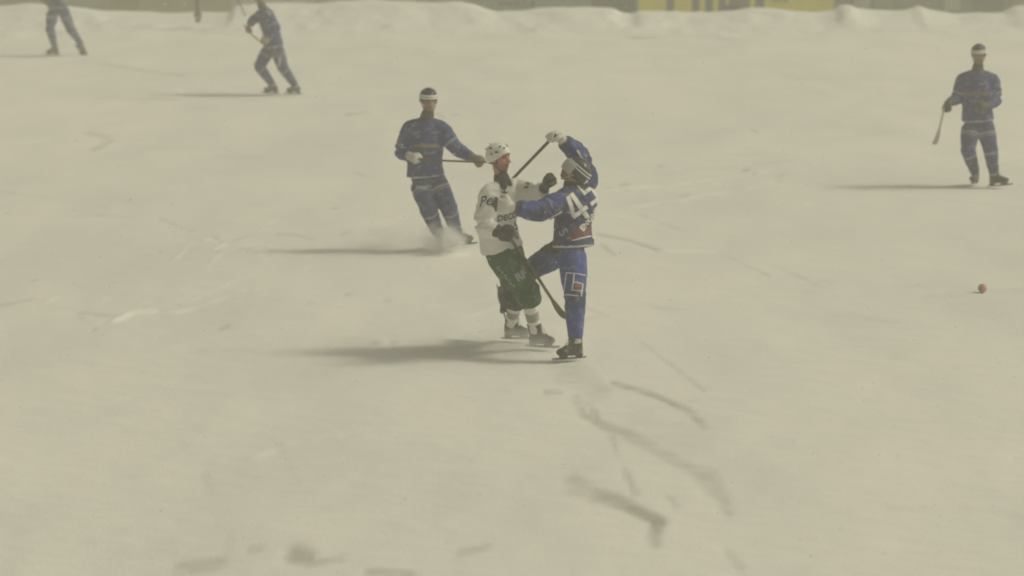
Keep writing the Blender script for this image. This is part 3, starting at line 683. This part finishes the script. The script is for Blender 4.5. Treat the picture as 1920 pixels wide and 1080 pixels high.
# ball
bc = ground(1842, 546); bc.z = .03
bm = bmesh.new(); bmesh.ops.create_icosphere(bm, subdivisions=4, radius=.046)
for v in bm.verts:
    v.co *= 1 - .012 * max(0, math.sin(v.co.x * 260) * math.sin(v.co.y * 260) * math.sin(v.co.z * 260))
me = bpy.data.meshes.new('ball'); bm.to_mesh(me); bm.free(); me.polygons.foreach_set('use_smooth', [True] * len(me.polygons))
o = link_mesh('ball', me, M['ball']); o.location = bc; tag(o, 'small red bandy ball lying on the open snow at the right', 'ball')

# ================================================================== PLAYERS
# ---- white jersey and green trousers, facing right
JW = joints(24.15, {'pelvis': (939, 455), 'waist': (931, 415), 'chest': (938, 380, -.02), 'neck': (943, 345, -.02), 'head': (936, 296, -.05),
    'shR': (920, 366, -.17), 'elR': (907, 424, -.22), 'wrR': (936, 437, -.40), 'hdR': (949, 440, -.48),
    'shL': (966, 354, .14), 'elL': (1003, 367, -.08), 'wrL': (1022, 352, -.26), 'hdL': (1029, 328, -.30),
    'hipR': (930, 468, -.09), 'knR': (988, 545, -.14), 'anR': (1004, 631, -.02), 'toR': (1043, 652, -.22),
    'hipL': (952, 464, .08), 'knL': (968, 550, .14), 'anL': (960, 617, .34), 'toL': (984, 632, .16)},
    {'nR': (.3, 1, -.2), 'tR': (0, -.3, 1), 'nL': (1, .1, 0), 'tL': (0, -1, .3), 'upR': (-.05, 0, 1), 'upL': (-.1, 0, 1)})
foot(JW, 'R', 1005, 652, 1045, 656); foot(JW, 'L', 958, 637, 990, 640)
def wj(J):
    def fn(p):
        c = Vector((.76, .75, .74)); t, d = seg_t(p, J['elR'], J['wrR'])
        d2 = (p - J['neck']).length
        if d2 < .10: c = Vector((.50, .50, .48))
        return c
    return fn
def wt(J):
    def fn(p):
        c = GREEN.copy()
        for s in 'LR':
            t, d = seg_t(p, J['kn' + s], J['an' + s])
            if t > -.18 and d < .16: c = Vector((.020, .060, .020))
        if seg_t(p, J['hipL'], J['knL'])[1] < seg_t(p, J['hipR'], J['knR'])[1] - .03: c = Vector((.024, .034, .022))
        return c
    return fn
def wh(root, c, X, Y, Z): return helmet(root, c, X, Y, Z, M['helmet_white'], M['stripe_white'], vents=True, strapmat=M['strap_dark'])
rw, jerw, trow, hw_ = player(JW, (.80, -.6, 0), (.78, -.60, .02), (-.08, 0, 1), 'player in white jersey and green trousers being pushed, white helmet',
    dict(vox=.009, jersey=wj, trousers=wt, jmat='cloth_white', helmet=wh, bulk=1.06, leg=[.135, .135, .115, .120, .115, .112], trouser_end=.26, sock_from=.15, sock=[.072, .050], sockcol=(.74, .73, .72), sockband=(.46, .66, (.33, .33, .32)),
         skin=(.44, .20, .14), beard=(.12, .08, .05), beard_amt=.45, neckcol=(.035, .034, .028), neck_top=.135, bib=at(945, 350, 23.97), gloveR=((.045, .035, .033), (.035, .04, .03)), gloveL=((.028, .040, .022), (.035, .045, .03)), gk=1.2, wr=.013, hem=-.10, curlL=1.7), 'players grappling in the middle')
# ---- number 45 in blue, leaning back with one leg raised behind the other player
JB = joints(23.95, {'pelvis': (1075, 452, 0), 'waist': (1074, 418, .02), 'chest': (1082, 380, .02), 'neck': (1083, 350, 0), 'head': (1078, 322, -.03),
    'shL': (1060, 376, -.15), 'elL': (1010, 397, -.34), 'wrL': (962, 388, -.42), 'hdL': (938, 386, -.42),
    'shR': (1099, 338, .15), 'elR': (1084, 290, .20), 'wrR': (1054, 262, .08), 'hdR': (1034, 250, .03),
    'hipL': (1072, 464, -.10), 'knL': (1078, 548, -.30), 'anL': (1078, 640, -.28), 'toL': (1052, 664, -.34),
    'hipR': (1068, 462, .10), 'knR': (1004, 500, .42), 'anR': (947, 546, .66), 'toR': (941, 584, .70)},
    {'nL': (-.2, 1, .1), 'tL': (0, -.2, 1), 'nR': (-.35, -.5, -.7), 'tR': (-.6, -.5, .6), 'upL': (.03, 0, 1), 'upR': (.45, -.75, .5)})
foot(JB, 'L', 1079, 674, 1050, 677)
def bj(J):
    def fn(p):
        c = NAVY.copy()
        t, d = seg_t(p, J['shL'], J['wrL']); 
        if d < .12 and t > .12: c = BLUE * .85
        t, d = seg_t(p, J['elR'], J['wrR'])
        if d < .12 and t > -.1: c = BLUE * .8
        z = (p - J['pelvis']).dot((J['waist'] - J['pelvis']).normalized())
        if z < -.035 and z > -.052 and seg_t(p, J['elL'], J['wrL'])[1] > .1: c = WHT
        return c
    return fn
def bt(J):
    def fn(p):
        c = BLUE.copy()
        t, d = seg_t(p, J['hipR'], J['knR'])
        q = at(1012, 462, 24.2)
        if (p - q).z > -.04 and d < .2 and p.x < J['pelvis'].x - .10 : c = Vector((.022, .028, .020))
        t, d = seg_t(p, J['knL'], J['anL'])
        if -.05 < t < .28: c = BLUE * .55 + DARK * .4
        return c
    return fn
def bh(root, c, X, Y, Z): return helmet(root, c, X, Y, Z, M['helmet_navy'], M['stripe_white'], band=((.16, .23), (.36, .43)), strapmat=M['strap'], visor=True)
rb, jerb, trob, hb = player(JB, (-.8, .3, 0), (-.72, .10, .62), (.66, .02, .74), 'player number 45 in blue leaning back, seen from behind, one leg raised',
    dict(vox=.009, jersey=bj, trousers=bt, helmet=bh, bulk=1.12, leg=[.118, .122, .104, .100, .086, .062], trouser_end=.86, sock_from=.78, sock=[.056, .056], sockcol=(.5, .5, .48),
         beard_amt=.5, neckcol=(.05, .055, .035), gloveL=((.58, .58, .55), (.035, .04, .03)), gloveR=((.55, .55, .52), (.035, .035, .025)), gk=1.3, wr=.012, hem=-.11, curlL=1.1, sleeveL=.82, tipsL=(.05,.05,.045), bootcol=(.04, .036, .026)), 'players grappling in the middle')

# writing on the pair
W_ = M['print_white']
decal('number', shape_mesh(FOUR), jerb, 1081, 389, 36, W_, fb=.8, sx=.9)
decal('number', shape_mesh([[(x * .86, y * .86) for x, y in q_] for q_ in FIVE]), jerb, 1104, 360, 38, W_, fb=.85, sx=.85)
decal('lettering', text_mesh('ENGNE', .075, .003), jerb, 1105, 411, 46, W_, fb=.8, lift=.007)
decal('printed_patch', shape_mesh([[(-.10, -.05), (.06, -.055), (.12, .0), (.10, .05), (-.04, .045), (-.12, .0)]]), jerb, 1090, 434, 22, M['print_red'], lift=.004, fb=.8)
decal('printed_patch', shape_mesh([box2(-.09, -.008, .09, .006)]), jerb, 1036, 406, 16, W_, lift=.004)
decal('printed_patch', shape_mesh([box2(-.10, -.006, .10, .006)]), jerb, 1093, 446, 14, W_, lift=.006)
decal('lettering', text_mesh('5', .13, .003), jerb, 1056, 436, -60, M['print_grey'])
decal('printed_patch', shape_mesh([box2(-.07, -.010, .07, .008)]), jerb, 1089, 293, -55, W_, lift=.006)
o_ = .006
fr_ = [box2(-.085, -.1, -.085 + .009, .1), box2(-.076, .091, .085, .1), box2(-.076, -.1, .045, -.091), box2(-.018, -.02, -.006, .091), box2(-.006, .012, .075, .022), box2(-.018, -.085 + .03, -.006, -.02), box2(-.006, -.055, .065, -.045), box2(.065, -.095, .076, .012)]
decal('logo', shape_mesh(fr_), trob, 1077, 533, -7, W_)
decal('logo_dot', shape_mesh([box2(.006, -.036, .052, .004)]), trob, 1077, 533, -7, M['print_orange'], lift=.006)
decal('printed_patch', shape_mesh([box2(-.025, -.018, .025, .018)]), trob, 1002, 470, 35, M['print_grey'])
decal('lettering', glyphs(3, .10, .05, 9), trob, 1014, 500, 35, M['print_grey'])
D_ = M['print_dark']
decal('lettering', text_mesh('Pe', .125, .001, .5), jerw, 908, 378, 12, D_)
decal('lettering', text_mesh('DECO', .078, .002), jerw, 953, 407, 4, D_)
decal('lettering', text_mesh('S', .12, .002, .3), jerw, 966, 424, 20, D_)
decal('emblem', shape_mesh([[(.0, .045), (.012, .012), (.045, .01), (.016, -.008), (.026, -.045), (.0, -.02), (-.026, -.045), (-.016, -.008), (-.045, .01), (-.012, .012)]]), jerw, 945, 362, 0, D_)
decal('number', text_mesh('2', .10, .002), jerw, 988, 348, -10, D_)
decal('printed_patch', shape_mesh([[(-.04, .03), (.03, .045), (.04, .03), (-.02, .012), (-.03, -.05), (-.045, -.05)]]), jerw, 930, 382, 40, D_)
decal('lettering', glyphs(8, .24, .035, 7), trow, 950, 520, -52, M['print_grey'])
decal('lettering', text_mesh('RF', .095, .006), trow, 977, 517, 30, M['print_grey'])
decal('lettering', text_mesh('RI', .10, .003), jerw, 966, 441, 0, D_)

# sticks of the pair
hb_ = JB['hdR']; tip = at(974, 322, 24.6); pA = at(1040, 252, 23.93); pB = at(1030, 264, 24.02)
stick('bandy_stick', [pA, pB, at(974, 322, 24.45), at(950, 348, 24.66)], [at(950, 348, 24.66), at(935, 366, 24.8), at(922, 384, 24.85), at(905, 390, 24.85)], 'dark stick held high by player number 45', M['shaft_dark'], M['shaft_dark'], .016, (0, .9))
stick('bandy_stick', [at(934, 424, 23.66), at(960, 452, 23.85), at(1003, 512, 24.25), at(1034, 560, 24.42)], [at(1034, 560, 24.42), at(1047, 580, 24.46), at(1056, 590, 24.46), at(1066, 594, 24.4)], 'olive stick pointing down between the two grappling players', M['shaft_olive'], M['shaft_olive'], .017, (0, .7))

# ---- skater in blue coming up behind the pair
YC = ground(845, 468).y
JC = joints(YC, {'pelvis': (798, 325), 'waist': (796, 297), 'chest': (797, 258), 'neck': (800, 222), 'head': (804, 188, -.04),
    'shR': (769, 242, -.02), 'elR': (752, 285, .05), 'wrR': (770, 293, -.16), 'hdR': (784, 298, -.28),
    'shL': (829, 243, 0), 'elL': (855, 278, -.05), 'wrL': (888, 296, -.16), 'hdL': (908, 301, -.22),
    'hipR': (786, 335, 0), 'knR': (803, 392, -.18), 'anR': (820, 448, .05), 'toR': (834, 466, -.12),
    'hipL': (814, 333, 0), 'knL': (840, 386, -.14), 'anL': (851, 440, .10), 'toL': (876, 458, -.06)},
    {'nR': (.2, .6, -.6), 'tR': (.8, -.2, .5), 'nL': (-.2, .5, -.8), 'tL': (.6, -.6, .3), 'upR': (-.15, .15, 1), 'upL': (-.1, .1, 1)})
foot(JC, 'R', 826, 468, 842, 470.5); foot(JC, 'L', 858, 461, 880, 462.5)
rc, jerc, troc, _ = player(JC, (.25, -.97, 0), (.22, -.95, -.05), (.0, .05, 1), 'player in blue skating up behind the grappling pair',
    dict(vox=.012, jersey=blue_jersey(), trousers=blue_trousers(), helmet=navy_helmet, beard_amt=.3, skin=(.30, .19, .12), neckcol=(.06, .06, .035), gloveR=((.50, .50, .46), (.40, .40, .38)), gloveL=((.14, .13, .10), (.10, .10, .09)), sock_from=.88, sockcol=(.55, .55, .55), leg=[.122, .118, .096, .100, .080, .062]))
G_ = M['print_grey']
decal('lettering', glyphs(7, .20, .045, 1), jerc, 806, 272, -2, mat_plain('sand_print', (.34, .30, .20), .7))
decal('printed_patch', shape_mesh([box2(-.14, -.015, .14, .015)]), jerc, 801, 274, -2, mat_plain('sand_print_dull', (.16, .15, .13), .7), lift=.004)
decal('lettering', glyphs(5, .14, .04, 2), jerc, 808, 287, 0, G_)
decal('lettering', glyphs(5, .10, .035, 13), jerc, 781, 249, 10, G_)
decal('lettering', glyphs(5, .12, .035, 4), jerc, 818, 248, -4, G_)
decal('printed_patch', shape_mesh([box2(-.06, -.02, .06, .02)]), troc, 790, 352, -10, G_)
stick('bandy_stick', [at(786, 299, YC - .34), at(850, 302, YC - .30), at(915, 304, YC - .25)], [at(915, 304, YC - .25), at(928, 305, YC - .1), at(940, 303, YC), at(948, 298, YC + .05)], 'dark stick held level by the blue player behind the pair', M['shaft_dark'], M['shaft_dark'], .015, (0, .5))

# ---- player at the far right
YD = ground(1850, 347).y
JD = joints(YD, {'pelvis': (1833, 222), 'waist': (1832, 196), 'chest': (1832, 165), 'neck': (1833, 131), 'head': (1835, 102, -.04),
    'shR': (1806, 150, -.02), 'elR': (1795, 184, .02), 'wrR': (1778, 193, -.18), 'hdR': (1771, 204, -.24),
    'shL': (1861, 151, .02), 'elL': (1868, 187, .0), 'wrL': (1850, 200, -.22), 'hdL': (1838, 202, -.28),
    'hipR': (1821, 231, 0), 'knR': (1815, 281, -.16), 'anR': (1829, 331, .10), 'toR': (1826, 344, -.12),
    'hipL': (1846, 231, 0), 'knL': (1857, 280, -.12), 'anL': (1866, 333, 0), 'toL': (1884, 346, -.16)},
    {'nR': (.7, .3, -.3), 'tR': (.2, -.9, .3), 'nL': (-.2, .8, 0), 'tL': (0, -.2, .9), 'upR': (0, .1, 1), 'upL': (-.1, .1, 1)})
foot(JD, 'R', 1829, 345, 1822, 348); foot(JD, 'L', 1864, 350, 1884, 351)
rd, jerd, trod, _ = player(JD, (-.15, -.98, 0), (-.2, -.97, -.1), (0, .05, 1), 'player in blue standing alone at the far right',
    dict(vox=.013, jersey=blue_jersey(), trousers=blue_trousers(), helmet=navy_helmet, beard_amt=.3, skin=(.26, .17, .11), neckcol=(.05, .055, .035), gloveR=((.04, .045, .03), (.04, .045, .035)), gloveL=((.05, .055, .05), (.05, .055, .05)), sockcol=(.35, .35, .33), sock_from=.86, leg=[.122, .116, .094, .098, .080, .060]))
decal('printed_patch', shape_mesh([box2(-.16, -.022, .16, .022)]), jerd, 1830, 176, 0, mat_plain('dull_red_print', (.16, .10, .09), .7))
decal('lettering', glyphs(6, .18, .045, 5), jerd, 1832, 190, 0, G_)
decal('lettering', glyphs(5, .12, .035, 6), jerd, 1845, 157, 0, G_)
stick('bandy_stick', [at(1774, 190, YD - .22), at(1769, 208, YD - .26), at(1762, 240, YD - .30)], [at(1762, 240, YD - .30), at(1758, 256, YD - .32), at(1754, 266, YD - .32), at(1750, 270, YD - .28)], 'pale stick hanging from the hand of the player at the far right', M['blade_pale'], M['blade_pale'], .016, (0, .4))

# ---- bent-over player in the upper left, facing left
YE = ground(525, 177).y
JE = joints(YE, {'pelvis': (513, 84), 'waist': (509, 62), 'chest': (501, 38), 'neck': (492, 14, -.02), 'head': (486, -9, -.05),
    'shR': (497, 22, .14), 'elR': (474, 38, .05), 'wrR': (467, 48, -.10), 'hdR': (463, 60, -.14),
    'shL': (503, 26, -.15), 'elL': (518, 56, -.22), 'wrL': (503, 74, -.30), 'hdL': (493, 80, -.32),
    'hipR': (506, 90, .08), 'knR': (486, 124, -.02), 'anR': (508, 160, .12), 'toR': (490, 172, -.02),
    'hipL': (519, 90, -.08), 'knL': (530, 126, -.16), 'anL': (552, 160, .05), 'toL': (536, 174, -.08)},
    {'nR': (.6, .2, -.5), 'tR': (.2, -.9, .2), 'nL': (-.1, .8, .2), 'tL': (-.6, -.2, .7), 'upR': (0.05, .05, 1), 'upL': (.05, .05, 1)})
foot(JE, 'R', 514, 176, 490, 176.7); foot(JE, 'L', 556, 177, 536, 177.8)
re_, jere, troe, _ = player(JE, (-.9, -.4, 0), (-.85, -.5, -.15), (-.15, 0, 1), 'player in blue bending forward, holding a brown stick, upper left',
    dict(vox=.013, jersey=blue_jersey(), trousers=blue_trousers(), helmet=navy_helmet, skin=(.36, .22, .15), neckcol=(.06, .06, .04), gloveR=((.22, .13, .09), (.14, .12, .10)), gloveL=((.30, .30, .26), (.2, .2, .18)), sockcol=(.5, .5, .48), sock_from=.88, leg=[.120, .116, .096, .100, .080, .058], bootcol=(.06, .055, .04)))
decal('printed_patch', shape_mesh([box2(-.016, -.09, .016, .09)]), troe, 524, 116, -6, W_)
decal('printed_patch', shape_mesh([box2(-.015, -.08, .015, .08)]), troe, 519, 84, -30, W_)
decal('printed_patch', shape_mesh([box2(-.05, -.03, .05, .03)]), jere, 504, 24, -50, G_)
decal('lettering', glyphs(3, .14, .06, 8), jere, 492, 50, -70, G_)
stick('bandy_stick', [at(458, 47, YE - .16), at(466, 60, YE - .20), at(489, 79, YE - .36), at(522, 108, YE - .45)], None, 'brown stick gripped by the bending player in the upper left', M['shaft_wood'], M['shaft_wood'], .016)

# ---- striding player cut by the top edge, far left
YF = ground(110, 103).y
JF = joints(YF, {'pelvis': (108, 12), 'waist': (106, -8), 'chest': (102, -30), 'neck': (98, -52), 'head': (96, -72, -.03),
    'shR': (84, -42, -.02), 'elR': (74, -14, .0), 'wrR': (84, 2, -.22), 'hdR': (94, 8, -.28),
    'shL': (118, -42, 0), 'elL': (132, -18, .0), 'wrL': (126, -2, -.2), 'hdL': (116, 2, -.26),
    'hipR': (99, 18, 0), 'knR': (94, 54, -.14), 'anR': (103, 90, .08), 'toR': (84, 100, -.05),
    'hipL': (118, 18, 0), 'knL': (133, 55, .02), 'anL': (154, 86, .25), 'toL': (163, 103, .22)},
    {'nR': (.3, .8, 0), 'tR': (.5, -.2, .7), 'nL': (-.3, .8, 0), 'tL': (-.5, -.2, .7), 'upR': (.05, .05, 1), 'upL': (.85, .2, .50)})
foot(JF, 'R', 104, 103.5, 84, 104)
rf, jerf, trof, _ = player(JF, (-.7, -.7, 0), (-.7, -.7, -.1), (0, 0, 1), 'player with striped blue legs striding, head out of frame, far left',
    dict(vox=.014, jersey=blue_jersey(), trousers=blue_trousers(), helmet=navy_helmet, gloveR=((.05, .055, .04), (.05, .055, .04)), gloveL=((.30, .32, .22), (.3, .3, .25)), sockcol=(.3, .3, .27), sock_from=.86, bootcol=(.07, .065, .045), leg=[.118, .112, .092, .098, .076, .056]))
for px, py, a_ in ((91, 33, -12), (133, 42, -25), (136, 50, -25), (97, 76, -6), (99, 84, -6), (142, 70, 35)):
    decal('printed_patch', shape_mesh([box2(-.075, -.013, .075, .013)]), trof, px, py, a_, G_)

# ================================================================== SNOW IN THE AIR
def grains(name, pts, sizes, mat, kind='stuff'):
    base = np.array([(math.cos(k * math.pi / 4) * (1 if k % 2 == 0 else .62), math.sin(k * math.pi / 4) * (1 if k % 2 == 0 else .62), 0) for k in range(8)]); fc = np.array([(0, 1, 7), (1, 2, 3), (3, 4, 5), (5, 6, 7), (1, 3, 5), (1, 5, 7)])
    n = len(pts); jit = RNG.uniform(.6, 1.3, (n, 8, 1)); A = RNG.normal(size=(n, 3, 3)); Q = np.linalg.qr(A)[0]
    V = np.einsum('nij,kj->nki', Q, base) * jit * np.array(sizes)[:, None, None] * 1.15 + np.array(pts)[:, None, :]
    Fc = (fc[None] + (np.arange(n) * 8)[:, None, None]).reshape(-1, 3)
    me = bpy.data.meshes.new(name); me.from_pydata(V.reshape(-1, 3).tolist(), [], Fc.tolist()); me.update()
    return tag(link_mesh(name, me, mat), kind=kind)
fm = bpy.data.materials.new('snowflake'); fm.use_nodes = True; t = fm.node_tree; t.nodes.clear()
fo = t.nodes.new('ShaderNodeOutputMaterial'); f1 = t.nodes.new('ShaderNodeBsdfDiffuse'); f2 = t.nodes.new('ShaderNodeBsdfTranslucent'); fx = t.nodes.new('ShaderNodeMixShader')
f1.inputs[0].default_value = (.95, .95, .95, 1); f2.inputs[0].default_value = (.95, .95, .95, 1); t.links.new(f1.outputs[0], fx.inputs[1]); t.links.new(f2.outputs[0], fx.inputs[2]); t.links.new(fx.outputs[0], fo.inputs[0]); M['flake'] = fm
n = 9000; Yf = 9 + 55 * RNG.random(n) ** .7; Xf = (RNG.random(n) - .5) * (Yf * .42 + 2); Zf = RNG.random(n) * 5.0
grains('falling_snow', np.stack([Xf, Yf, Zf], -1), RNG.uniform(.003, .0072, n), M['flake'])
def spray(cx, cy, n, sx, sy, h, lean, s0=.003, s1=.009):
    r = np.abs(RNG.normal(size=n)); z = RNG.exponential(h, n); z = z[:, None][:, 0]
    X = cx + RNG.normal(size=n) * sx + lean * z; Y = cy + RNG.normal(size=n) * sy
    return np.stack([X, Y, np.clip(z, .004, 1.0)], -1), RNG.uniform(s0, s1, n) * (1 + .0 * r)
a1 = ground(990, 655); a2 = ground(842, 470); a3 = ground(1060, 690)
P1, s1 = spray(a1.x, a1.y, 500, .30, .35, .03, -.4, .002, .005); P2, s2 = spray(a2.x, a2.y, 700, .20, .25, .06, -.5, .002, .005); P3, s3 = spray(a3.x, a3.y, 150, .25, .3, .02, 0, .002, .005)
grains('loose_snow', np.concatenate([P1, P2, P3]), np.concatenate([s1, s2, s3]), M['flake'])
# smoke-fine snow kicked up by the skates: small soft volumes
def puff(c, rad, dens):
    B = Blob(); B.ell(Vector((0, 0, 0)), (Vector((1, 0, 0)), Vector((0, 1, 0)), Vector((0, 0, 1))), (1, 1, 1), 24)
    me = B.mesh('snow_dust'); m = bpy.data.materials.new('snow_dust'); m.use_nodes = True; t = m.node_tree; t.nodes.clear()
    o_ = t.nodes.new('ShaderNodeOutputMaterial'); pv = t.nodes.new('ShaderNodeVolumePrincipled'); pv.inputs['Color'].default_value = (.97, .97, .97, 1); t.links.new(pv.outputs[0], o_.inputs['Volume'])
    tc = t.nodes.new('ShaderNodeTexCoord'); ln = t.nodes.new('ShaderNodeVectorMath'); ln.operation = 'LENGTH'; t.links.new(tc.outputs['Object'], ln.inputs[0])
    r_ = t.nodes.new('ShaderNodeMapRange'); r_.interpolation_type = 'SMOOTHSTEP'; r_.inputs[1].default_value = 1; r_.inputs[2].default_value = 0; r_.inputs[3].default_value = 0; r_.inputs[4].default_value = dens; t.links.new(ln.outputs['Value'], r_.inputs[0])
    nz = t.nodes.new('ShaderNodeTexNoise'); nz.inputs['Scale'].default_value = 2.2; nz.inputs['Detail'].default_value = 3; t.links.new(tc.outputs['Object'], nz.inputs['Vector'])
    r2 = t.nodes.new('ShaderNodeMapRange'); r2.inputs[1].default_value = .35; r2.inputs[2].default_value = .65; t.links.new(nz.outputs[0], r2.inputs[0])
    ml = t.nodes.new('ShaderNodeMath'); ml.operation = 'MULTIPLY'; t.links.new(r_.outputs[0], ml.inputs[0]); t.links.new(r2.outputs[0], ml.inputs[1]); t.links.new(ml.outputs[0], pv.inputs['Density'])
    ob = link_mesh('snow_dust', me, m); ob.location = c; ob.scale = rad; tag(ob, kind='stuff'); return ob
puff(Vector((a2.x - .06, a2.y - .15, .12)), (.34, .45, .30), 14)
puff(Vector((a2.x - .75, a2.y + .1, .06)), (.8, .7, .30), 2.2)
puff(Vector((a1.x - .10, a1.y, .06)), (.60, .60, .20), 3)

# ================================================================== HAZE: the snow-filled air
bm = bmesh.new(); bmesh.ops.create_cube(bm, size=1, matrix=Matrix.Translation((0, 51, 2.2)) @ Matrix.Diagonal((126, 124, 6.4, 1)))
me = bpy.data.meshes.new('haze'); bm.to_mesh(me); bm.free()
hm = bpy.data.materials.new('haze'); hm.use_nodes = True; t = hm.node_tree; t.nodes.clear()
o_ = t.nodes.new('ShaderNodeOutputMaterial'); pv = t.nodes.new('ShaderNodeVolumePrincipled'); pv.inputs['Color'].default_value = (.97, .97, .94, 1); pv.inputs['Density'].default_value = .0076
pv.inputs['Anisotropy'].default_value = .2; t.links.new(pv.outputs[0], o_.inputs['Volume'])
tag(link_mesh('haze', me, hm), kind='stuff')
